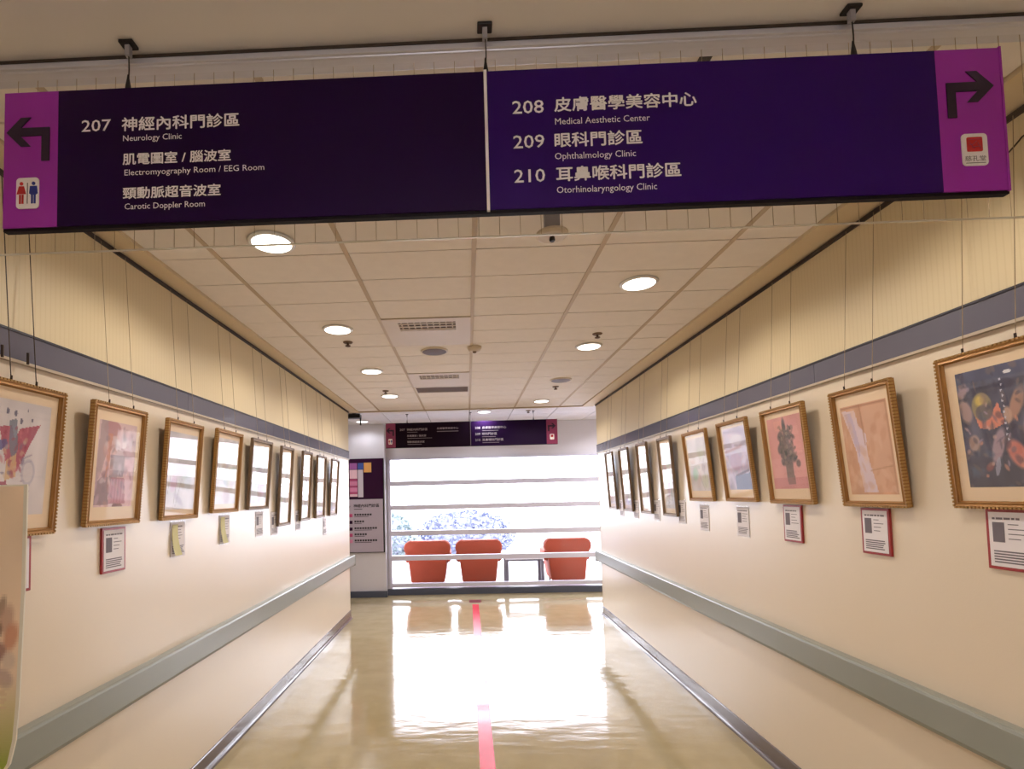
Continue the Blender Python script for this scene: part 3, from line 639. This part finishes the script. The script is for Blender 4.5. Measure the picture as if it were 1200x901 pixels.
def art_rose():
    a = canvas(56, 84, (214, 182, 182)); mottle(a, .12, 5, 2)
    ell(a, .34, .08, .22, .09, (178, 128, 128), .9); poly(a, [(.05, .0), (.22, .0), (.24, .35), (.12, .62), (.0, .75), (.02, .3)], (168, 142, 142), .8)
    poly(a, [(.0, .98), (.02, .72), (.28, .58), (.36, .98)], (140, 116, 122), .85); poly(a, [(.24, .15), (.36, .14), (.30, .55), (.24, .70)], (196, 132, 112), .8)
    poly(a, [(.40, .2), (.9, .14), (.9, .38), (.46, .38)], (214, 196, 206), .8); ell(a, .52, .26, .07, .06, (236, 222, 226), .9); ell(a, .68, .24, .06, .06, (236, 222, 226), .9)
    line(a, .35, .41, .9, .40, .02, (132, 112, 122), .8); poly(a, [(.34, .44), (.72, .42), (.70, .64), (.34, .66)], (152, 134, 140), .8)
    poly(a, [(.38, .66), (.74, .66), (.80, .96), (.36, .96)], (172, 110, 120), .8); poly(a, [(.72, .44), (.98, .42), (.94, .96), (.80, .96)], (222, 184, 194), .8)
    daub(a, 70, [(150, 110, 118), (208, 170, 180), (190, 140, 128), (132, 112, 122), (228, 206, 212)], 42, (0, 1, .05, 1), (.02, .06), .45)
    for k in range(5): line(a, .40 + k * .08, .68, .38 + k * .08, .94, .012, (206, 158, 168), .6)
    ell(a, .6, .99, .14, .03, (120, 70, 50), .8); return a
def art_night():
    a = canvas(80, 108, (84, 84, 104)); mottle(a, .25, 6, 3); mottle(a, .15, 14, 4)
    u, v = UV(a); blend(a, np.clip(v - .55, 0, 1) * .9, (70, 60, 66)); poly(a, [(0, 0), (1, 0), (1, .12), (0, .16)], (92, 96, 122), .7)
    for x, y, rx, ry, c, an in ((.07, .16, .06, .07, (176, 150, 158), 20), (.08, .34, .08, .10, (186, 156, 152), -15), (.14, .62, .07, .07, (188, 160, 150), 10),
                                (.44, .66, .07, .15, (186, 160, 172), 20), (.30, .83, .06, .03, (140, 84, 84), -40), (.62, .16, .10, .04, (60, 60, 84), 0), (.72, .33, .07, .14, (196, 150, 130), 25),
                                (.60, .42, .05, .07, (206, 170, 150), 0), (.66, .74, .10, .13, (224, 136, 122), -30), (.88, .50, .10, .12, (190, 140, 130), 30), (.85, .80, .08, .10, (150, 140, 120), 0), (.92, .22, .09, .09, (140, 150, 170), 0)): ell(a, x, y, rx, ry, c, .85, an, .35)
    poly(a, [(.18, .36), (.40, .40), (.50, .30), (.56, .48), (.40, .52), (.24, .50)], (226, 140, 116), .95)
    ell(a, .30, .32, .13, .12, (150, 136, 100), .95); ell(a, .28, .27, .06, .045, (214, 190, 106), .9, 0, .6); ell(a, .32, .37, .11, .07, (98, 90, 104), .7)
    daub(a, 130, [(60, 58, 78), (104, 98, 116), (130, 110, 104), (74, 70, 84), (150, 120, 110), (90, 100, 124)], 43, (0, 1, 0, 1), (.01, .045), .45)
    daub(a, 24, [(206, 170, 160), (220, 150, 130), (170, 150, 170)], 44, (0, 1, .15, .95), (.01, .025), .7)
    for k in range(12): ell(a, .56 + .01 * (k % 2), .12 + k * .045, .012, .010, (206, 204, 220), .9)
    ell(a, .66, .07, .05, .014, (236, 236, 240), .95); ell(a, .40, .83, .03, .08, (180, 176, 196), .7, 15)
    return a
def art_terracotta():
    a = canvas(60, 84, (204, 156, 124)); mottle(a, .08, 5, 5)
    poly(a, [(.45, .0), (.98, .0), (.98, .98), (.55, .98)], (212, 168, 140), .7)
    poly(a, [(.03, .05), (.32, .06), (.36, .22), (.50, .34), (.48, .55), (.60, .98), (.30, .98), (.24, .5)], (214, 196, 208), .9)
    poly(a, [(.08, .08), (.24, .08), (.34, .48), (.30, .60)], (180, 160, 186), .6)
    daub(a, 80, [(212, 170, 140), (190, 138, 106), (220, 184, 160)], 45, (0, 1, 0, 1), (.02, .07), .3)
    line(a, .44, .02, .46, .45, .012, (170, 120, 88), .7); line(a, .03, .02, .97, .02, .01, (160, 110, 84), .7); line(a, .97, .02, .97, .97, .01, (180, 136, 104), .7)
    line(a, .5, .74, .97, .70, .008, (180, 136, 104), .6); return a
def art_bouquet():
    a = canvas(56, 84, (218, 160, 154)); mottle(a, .05, 4, 6)
    dk = (104, 96, 92)
    for x, y, rx, ry, an in ((.50, .14, .05, .12, 0), (.36, .26, .07, .07, 30), (.62, .26, .06, .08, -20), (.48, .34, .13, .10, 0), (.34, .44, .09, .08, 20), (.60, .46, .12, .09, 0), (.46, .52, .12, .10, 0), (.70, .58, .08, .06, 10), (.40, .62, .09, .06, 0), (.80, .66, .06, .05, 0), (.55, .64, .10, .08, 0)): ell(a, x, y, rx, ry, dk, .8, an, .5)
    daub(a, 90, [(92, 88, 84), (120, 108, 98), (146, 122, 112), (80, 82, 78)], 46, (.32, .76, .12, .66), (.012, .035), .6)
    poly(a, [(.42, .66), (.64, .66), (.66, .94), (.44, .94)], (126, 112, 104), .85)
    for x, y in ((.40, .30), (.52, .42), (.62, .50), (.44, .56), (.56, .24)): ell(a, x, y, .035, .03, (150, 132, 118), .8)
    u, v = UV(a); blend(a, (v > .84) * .35, (190, 120, 122)); return a
def art_harbour():
    a = canvas(50, 76, (194, 184, 206)); mottle(a, .12, 7, 8)
    daub(a, 70, [(170, 150, 190), (214, 200, 220), (150, 140, 176), (200, 160, 170)], 47, (0, 1, 0, 1), (.02, .07), .35)
    line(a, .05, .38, .75, .32, .02, (150, 90, 96), .8); line(a, .4, .78, .95, .70, .02, (90, 72, 90), .8); poly(a, [(.35, .78), (1, .74), (1, 1), (.35, 1)], (118, 128, 160), .9)
    ell(a, .45, .55, .25, .14, (186, 160, 190), .8); ell(a, .6, .2, .3, .08, (214, 208, 224), .8); line(a, .1, .06, .9, .06, .03, (150, 140, 170), .6); return a
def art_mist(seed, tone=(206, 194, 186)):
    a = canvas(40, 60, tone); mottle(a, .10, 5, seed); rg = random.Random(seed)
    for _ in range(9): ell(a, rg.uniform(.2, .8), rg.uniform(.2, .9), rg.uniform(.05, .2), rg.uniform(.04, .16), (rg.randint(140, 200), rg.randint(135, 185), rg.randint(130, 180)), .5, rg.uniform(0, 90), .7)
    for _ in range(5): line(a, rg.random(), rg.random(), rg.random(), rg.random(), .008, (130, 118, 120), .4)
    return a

# ------------------------------------------------------------------ framed paintings
def painting(side, y0, y1, zb, zt, lean, art, label, margin, gold=True, hooks=0.27, fw=0.021, thick_wire=False):
    """y0<y1 along the corridor; built facing -y, turned onto its wall"""
    s = 1 if side == 'L' else -1; xw = XL if side == 'L' else XR
    wd = y1 - y0; ht = zt - zb
    root = thing('framed_painting', label, 'painting', (xw + s * 0.032, (y0 + y1) / 2, zb), (math.atan(lean / ht), 0, math.radians(90 if side == 'L' else -90)), 'framed paintings along the corridor walls')
    hw = wd / 2; fm = M['frame_gold'] if gold else M['frame_greyed']
    # mitred moulding: profile (inset from outer edge, y)
    prof = [(0.0, 0.022), (0.0, 0.004), (0.004, 0.0), (0.010, 0.003), (0.016, 0.001), (fw - 0.004, 0.008), (fw, 0.012), (fw, 0.022)]
    b = MB(); n = len(prof)
    for cx, cz in ((-hw, 0), (hw, 0), (hw, ht), (-hw, ht)):
        sx = 1 if cx < 0 else -1; sz = 1 if cz == 0 else -1
        b.v += [(cx + sx * p, yy, cz + sz * p) for p, yy in prof]
    for i in range(4):
        j = (i + 1) % 4
        for q in range(n):
            q2 = (q + 1) % n; b.f.append((i * n + q, j * n + q, j * n + q2, i * n + q2))
    fr = b.obj('frame', fm, root)
    # ribbed beading along the outer edge
    bd = MB(); st = 0.0125; k = int(ht / st)
    for q in range(k):
        z = (q + 0.5) * ht / k
        for sx in (-1, 1): bd.box(min(sx * (hw - 0.002), sx * (hw + 0.0018)), max(sx * (hw - 0.002), sx * (hw + 0.0018)), -0.001, 0.018, z - 0.0038, z + 0.0038)
    k = int(wd / st)
    for q in range(k):
        x = -hw + (q + 0.5) * wd / k
        for z_ in (0, ht): bd.box(x - 0.0038, x + 0.0038, -0.001, 0.018, z_ - 0.003, z_ + 0.003)
    bd.obj('beading', M['bead'] if gold else M['frame_greyed'], fr)
    bx('backing_board', M['backing'], (-hw + 0.004, hw - 0.004, 0.017, 0.021, 0.004, ht - 0.004), root)
    iw, i0, i1 = hw - fw + 0.001, fw - 0.001, ht - fw + 0.001
    bx('mat_board', M['mat'], (-iw, iw, 0.0145, 0.0168, i0, i1), root)
    mx, mt, mb = margin
    a = art
    sheet(a, -iw + mx, iw - mx, i0 + mb, i1 - mt, 0.0140, 'painted_sheet', root)
    me = bpy.data.meshes.new('glass_pane'); me.from_pydata([(-iw, 0.0125, i0), (iw, 0.0125, i0), (iw, 0.0125, i1), (-iw, 0.0125, i1)], [], [(0, 1, 2, 3)]); me.materials.append(M['pane_matte'] if (side == 'R' and 2.9 < y0 < 3.8) or 1.9 < y0 < 2.1 else M['pane'])
    g = bpy.data.objects.new('glass_pane', me); C.objects.link(g); g.parent = root
    inv = W2L(root)
    for q in (-1, 1):
        lx = q * wd * (0.5 - hooks)
        wm = M['wire_dark'] if thick_wire else M['wire']
        top_local = Vector((lx, 0.010, ht)); tw = inv.inverted() @ top_local
        pts = [top_local + Vector((0, 0, 0.0)), (top_local + (inv @ Vector((xw + s * 0.017, tw.y, 2.668)))) * 0.5, inv @ Vector((xw + s * 0.017, tw.y, 2.668))]
        wv = MB().tube([tuple(p) for p in pts], 0.0016 if thick_wire else 0.0011, 5).obj('wire', wm, root)
        MB().tube([tuple(top_local + Vector((0, 0, -0.006))), tuple(top_local + Vector((0, 0, 0.018)))], 0.0035, 6).obj('hook', M['wire_dark'], wv)
        if thick_wire: MB().tube([tuple(inv @ Vector((xw + s * 0.0305, tw.y, 2.045))), tuple(inv @ Vector((xw + s * 0.0305, tw.y, 2.085)))], 0.0045, 6).obj('wire_stop', M['wire_dark'], wv)
    return root
Z = 0.035
PT = [
    ('L', 1.49, 1.842, 1.454, 1.966, .040, art_poppy(), 'gold framed painting with red poppy-like figure and dark ovals, nearest on left wall', (.030, .040, .050)),
    ('L', 1.991, 2.327, 1.466, 1.973, .037, art_rose(), 'gold framed rose and mauve figure painting, second on left wall', (.030, .050, .055)),
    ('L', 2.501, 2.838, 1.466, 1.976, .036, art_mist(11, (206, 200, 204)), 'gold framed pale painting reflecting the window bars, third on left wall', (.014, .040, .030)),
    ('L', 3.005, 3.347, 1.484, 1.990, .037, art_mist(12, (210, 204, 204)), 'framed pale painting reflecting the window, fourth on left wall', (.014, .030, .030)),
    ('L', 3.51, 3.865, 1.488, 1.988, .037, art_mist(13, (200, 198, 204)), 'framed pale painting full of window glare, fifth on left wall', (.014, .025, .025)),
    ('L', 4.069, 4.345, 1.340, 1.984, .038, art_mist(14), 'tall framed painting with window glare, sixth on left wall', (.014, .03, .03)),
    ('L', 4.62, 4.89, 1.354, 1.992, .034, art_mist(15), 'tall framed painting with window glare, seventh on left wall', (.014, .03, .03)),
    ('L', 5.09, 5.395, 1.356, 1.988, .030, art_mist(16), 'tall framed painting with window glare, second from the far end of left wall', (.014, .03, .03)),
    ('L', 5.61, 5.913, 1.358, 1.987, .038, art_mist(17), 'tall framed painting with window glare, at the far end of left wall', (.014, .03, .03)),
    ('R', 1.455, 1.809, 1.478, 1.984, .036, art_night(), 'gold framed dark blue painting with pink and orange petal shapes, nearest on right wall', (.034, .040, .046)),
    ('R', 1.995, 2.325, 1.472, 1.970, .042, art_terracotta(), 'gold framed terracotta painting with a pale diagonal streak, second on right wall', (.022, .050, .028)),
    ('R', 2.52, 2.873, 1.475, 1.976, .038, art_bouquet(), 'gold framed pink painting of a dark bouquet in a vase, third on right wall', (.018, .030, .055)),
    ('R', 3.011, 3.355, 1.480, 1.976, .047, art_harbour(), 'gold framed lavender and blue painting, fourth on right wall', (.022, .022, .050)),
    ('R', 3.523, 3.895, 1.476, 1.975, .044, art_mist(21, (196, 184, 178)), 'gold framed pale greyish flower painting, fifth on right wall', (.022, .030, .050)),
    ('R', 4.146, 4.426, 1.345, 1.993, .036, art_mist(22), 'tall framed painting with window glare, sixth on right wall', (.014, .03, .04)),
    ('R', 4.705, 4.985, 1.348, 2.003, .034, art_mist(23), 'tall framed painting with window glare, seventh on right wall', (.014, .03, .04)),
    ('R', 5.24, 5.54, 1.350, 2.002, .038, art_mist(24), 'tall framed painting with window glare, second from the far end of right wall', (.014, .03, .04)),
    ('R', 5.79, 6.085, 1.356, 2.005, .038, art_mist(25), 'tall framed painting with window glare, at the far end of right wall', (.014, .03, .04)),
]
for i, (sd, y0, y1, zb, zt, ln, ar, lb, mg) in enumerate(PT):
    far = y0 > 4.0
    painting(sd, y0, y1, zb, zt, ln, ar, lb, mg, gold=(y0 < 3.4 or sd == 'R' and not far), hooks=0.36 if i == 0 else 0.27, thick_wire=(i == 0))

# ------------------------------------------------------------------ caption cards
def card(side, yc, z1, kind, label, wd=0.148, ht=0.192, tilt=0.0):
    s = 1 if side == 'L' else -1; xw = XL if side == 'L' else XR
    r = thing('caption_card', label, 'caption card', (xw + s * 0.0005, yc, z1 - ht), (0, 0, math.radians(90 if side == 'L' else -90)), 'caption cards under the paintings')
    hw = wd / 2
    if kind == 'red': bx('red_frame', M['red'], (-hw, hw, -0.010, 0.0, 0, ht), r, bevel=0.0015)
    else:
        bx('clear_holder', M['sleeve'], (-hw, hw, -0.0015, 0.0, 0, ht), r)
    f = -0.0103 if kind == 'red' else -0.0022
    e = 0.010 if kind == 'red' else 0.006
    bx('paper', M['paper'], (-hw + e, hw - e, f - 0.0006, f, e, ht - e), r)
    if kind == 'curl':   # yellow printed slip hanging crooked beside the paper
        b = MB(); n = 8
        for k in range(n + 1):
            t = k / n; z = 0.012 + (ht - 0.03) * t; x = -hw * 0.75 - 0.01 * math.sin(t * 3); yy = f - 0.004 - 0.016 * (1 - t) ** 2
            b.v += [(x, yy, z), (x + 0.045 + 0.012 * (1 - t), yy - 0.004, z)]
        for k in range(n): b.f.append((2 * k, 2 * k + 1, 2 * k + 3, 2 * k + 2))
        b.obj('yellow_slip', M['yellowpaper'], r)
    rg = random.Random(int(yc * 100)); b = MB()
    tx0 = -hw + e + 0.012; tx1 = hw - e - 0.010
    def ln(x0, x1, z, t=0.0016): b.box(x0, x1, f - 0.0011, f - 0.0006, z - t, z + t)
    z = ht - 0.030; x = tx0
    while x < tx1 - 0.02:
        l = rg.uniform(0.008, 0.02); ln(x, min(x + l, tx1), z, 0.0032); x += l + 0.004
    for k in range(4): ln(-0.005, rg.uniform(0.02, tx1), ht - 0.048 - k * 0.015, 0.0014)
    for k in range(5):
        ln(tx0, tx1 - rg.uniform(0, 0.02), 0.058 - k * 0.0085, 0.0022)
    b.obj('printed_text', M['ink'], r)
    bx('portrait_photo', M['ink'] if kind != 'tan' else M['frame_gold'], (tx0, -0.016, f - 0.0014, f - 0.0006, ht - 0.105, ht - 0.042), r)
    return r
CP = [('L', 1.69, 1.452, 'red', 'caption card behind the standing banner, under the nearest left painting'),
      ('L', 2.187, 1.452, 'red', 'red edged caption card under the rose and mauve painting'),
      ('L', 2.69, 1.455, 'curl', 'clear caption holder with yellow slip under the third left painting'),
      ('L', 3.215, 1.470, 'curl', 'clear caption holder with yellow slip under the fourth left painting'),
      ('L', 3.76, 1.474, 'clear', 'white caption card under the fifth left painting'),
      ('L', 4.055, 1.460, 'clear', 'white caption card beside the lower edge of the sixth left painting'),
      ('L', 4.626, 1.455, 'clear', 'white caption card beside the lower edge of the seventh left painting'),
      ('L', 5.50, 1.352, 'clear', 'white caption card between the last two left paintings'),
      ('R', 1.652, 1.475, 'red', 'large looking red edged caption card under the dark blue painting'),
      ('R', 2.183, 1.464, 'red', 'red edged caption card under the terracotta painting'),
      ('R', 2.725, 1.466, 'red', 'red edged caption card under the pink bouquet painting'),
      ('R', 3.219, 1.450, 'clear', 'white caption card under the lavender and blue painting'),
      ('R', 3.735, 1.452, 'clear', 'white caption card under the fifth right painting'),
      ('R', 4.115, 1.480, 'clear', 'white caption card right of the sixth right painting'),
      ('R', 4.650, 1.476, 'clear', 'white caption card right of the seventh right painting'),
      ('R', 5.215, 1.468, 'clear', 'white caption card right of the second last right painting'),
      ('R', 5.700, 1.468, 'clear', 'white caption card right of the last right painting')]
for a in CP: card(*a)

# ------------------------------------------------------------------ directory board on the pillar
d = thing('directory_board', 'wall directory with floor map on purple above a grey list, left of the window', 'directory board', (-1.60, 7.988, 0.69))
def D(x0, x1, y0, y1, z0, z1): return (x0 + 1.60, x1 + 1.60, y0 - 7.988, y1 - 7.988, z0 - 0.69, z1 - 0.69)
bx('board', M['steel_dark'], D(-1.90, -1.297, 7.960, 7.987, 0.69, 2.155), d)
up = bx('map_panel', M['board_purple'], D(-1.898, -1.306, 7.955, 7.960, 1.525, 2.153), d)
lo = bx('list_panel', M['board_grey'], D(-1.898, -1.316, 7.955, 7.960, 0.70, 1.520), d)
sm = M['sheet_map']
def mp(m, x0, x1, z0, z1, name='map_block'): bx(name, m, D(x0, x1, 7.952, 7.955, z0, z1), up)
def px2(x, y): return (-1.90 + (x - 60) / 7.5 * 0.01333, 2.155 - (y - 497) / 7.5 * 0.01333)
for m_, a, b_, c_, e_ in ((sm['violet'], 100, 535, 165, 590), (sm['blue'], 172, 535, 222, 590), (sm['orange'], 226, 533, 292, 618), (sm['pale'], 100, 594, 166, 672), (sm['rose'], 100, 676, 166, 690), (sm['pink'], 100, 693, 166, 735), (sm['rose'], 100, 738, 166, 748), (sm['pink'], 100, 750, 166, 790), (sm['rose'], 100, 793, 166, 806), (sm['pale'], 100, 808, 166, 830), (sm['grey'], 172, 594, 218, 836)):
    x0, z1 = px2(a, b_); x1, z0 = px2(c_, e_); mp(m_, x0, x1, z0, z1)
text_mesh('207', -1.885 + 1.6, 1.395 - 0.69, 0.06, 0.025, 7.9535 - 7.988, M['ink_dark'], lo, False, 0.01)
text_mesh('神經內科門診區', -1.775 + 1.6, 1.395 - 0.69, 0.40, 0.050, 7.9535 - 7.988, M['ink_dark'], lo, False, 0.0, embolden=0.03)
bx('text_line', M['ink_dark'], D(-1.77, -1.64, 7.9535, 7.955, 1.362, 1.372), lo)
for k, (zz, m_, l) in enumerate(((1.27, sm['rose'], 0.28), (1.165, M['board_purple'], 0.14), (1.06, M['board_purple'], 0.34), (0.965, sm['rose'], 0.20), (0.87, sm['pink'], 0.33))):
    bx('list_marker', m_, D(-1.855, -1.795, 7.9535, 7.955, zz - 0.025, zz + 0.025), lo)
    b = MB(); rg = random.Random(k)
    x = -1.765
    while x < -1.765 + l: b.box(*D(x, x + 0.030, 7.9535, 7.955, zz - 0.002, zz + 0.026)); x += 0.040
    b.box(*D(-1.765, -1.765 + l * 0.8, 7.9535, 7.955, zz - 0.022, zz - 0.014)); b.obj('list_text', M['ink_dark'], lo)

# black camera box on a bracket at the left wall's far corner
r = thing('surveillance_camera', 'black boxy camera under the lobby ceiling beside the left wall corner', 'camera', (-1.50, 6.95, 2.60))
bx('camera_body', M['black'], (-0.13, 0.065, -0.06, 0.06, 0.035, 0.090), r, bevel=0.006)
bx('bracket', M['black'], (0.055, 0.070, -0.015, 0.015, -0.06, 0.045), r)
bx('ceiling_mount', M['black'], (-0.05, 0.0, -0.03, 0.03, 0.088, 0.0995), r)

# loose cable on the right wall near the sign
MBc = MB().tube([(XR - 0.006, 1.50 + 0.02 * k, 2.585 + 0.012 * math.sin(k * 1.1)) for k in range(-12, 9)], 0.0025, 6).obj('wall_cable', M['wire_dark'])
tag(MBc, 'thin wavy cable on the right wall beside the big sign', 'cable')

# ------------------------------------------------------------------ standing banner on the left
def art_banner():
    a = canvas(70, 110, (236, 212, 186)); mottle(a, .05, 6, 31)
    ell(a, .60, .16, .12, .10, (150, 140, 136), .7, 20, .5); ell(a, .58, .16, .05, .07, (206, 186, 164), .8)
    for x, y, rx, ry, c in ((.86, .42, .03, .04, (150, 124, 104)), (.90, .46, .05, .05, (186, 150, 130)), (.84, .50, .03, .03, (120, 92, 76)), (.94, .52, .05, .05, (192, 132, 104)), (.86, .57, .05, .03, (140, 100, 90)), (.93, .60, .05, .03, (206, 186, 170)), (.82, .62, .04, .03, (110, 84, 76)), (.9, .66, .07, .03, (176, 150, 140)), (.78, .56, .07, .06, (170, 130, 110)), (.70, .66, .1, .05, (150, 130, 120))): ell(a, x, y, rx, ry, c, .8, 20, .6)
    u, v = UV(a); blend(a, np.clip((v - .66) / .3, 0, 1) * .95, (146, 150, 70)); blend(a, np.clip((v - .9) / .1, 0, 1) * .8, (120, 150, 30))
    for k in range(5): ell(a, .80 + .02 * (k % 2), .79 + k * .027, .05, .010, (60, 50, 36), .9)
    for k in range(3): ell(a, .88, .71 + .025 * k, .05, .008, (206, 180, 150), .7)
    return a
bn = thing('standing_banner', 'beige standing banner with ink painting and green foot at left edge', 'banner', (-1.36, 1.30, 0))
# local: x to the right, front toward -y; outline with rounded lower corner
bw, bt, bb = 0.38, 1.612, 0.86
xr = -1.142 + 1.36; xl = xr - bw
pts = [(xl, bt), (xr, bt), (xr - 0.002, bt - 0.25), (xr - 0.009, bt - 0.45), (xr - 0.013, bt - 0.56), (xr - 0.020, bt - 0.65), (xr - 0.034, bt - 0.71), (xr - 0.06, bt - 0.745), (xr - 0.10, bb), (xl + 0.10, bb), (xl + 0.03, bb + 0.05), (xl, bb + 0.15)]
MB().prism_y(pts, -0.002, 0.002).obj('banner_panel', M['banner_edge'], bn)
a = art_banner(); nzz, nxx = a.shape[:2]
sh = sheet(a, xl + 0.004, xr - 0.004, bb + 0.004, bt - 0.004, -0.0026, 'banner_print', bn)
# trim the print to the rounded outline
zk = [bt, bt - 0.25, bt - 0.45, bt - 0.56, bt - 0.65, bt - 0.71, bt - 0.745, bb]; xk = [xr, xr - 0.002, xr - 0.009, xr - 0.013, xr - 0.020, xr - 0.034, xr - 0.06, xr - 0.10]
for v in sh.data.vertices:
    lim = float(np.interp(v.co.z, zk[::-1], xk[::-1])) - 0.005
    lo_ = xl + 0.005 + (xr - 0.005 - lim) * 0.9
    tt = (v.co.x - xl) / bw; v.co.x = lo_ + (lim - lo_) * min(1, max(0, tt))
MB().tube([(0, 0.012, 0.02), (0, 0.012, 1.58)], 0.010, 10).obj('pole', M['plastic_pole'], bn)
MB().tube([(xl + 0.02, 0.008, bt - 0.02), (xr - 0.02, 0.008, bt - 0.02)], 0.006, 8).obj('crossbar', M['plastic_pole'], bn)
for an in (90, 210, 330):
    c_, s_ = math.cos(math.radians(an)), math.sin(math.radians(an))
    MB().tube([(0, 0.012, 0.16), (0.14 * c_, 0.012 + 0.14 * s_, 0.008)], 0.007, 8).obj('leg', M['plastic_pole'], bn)
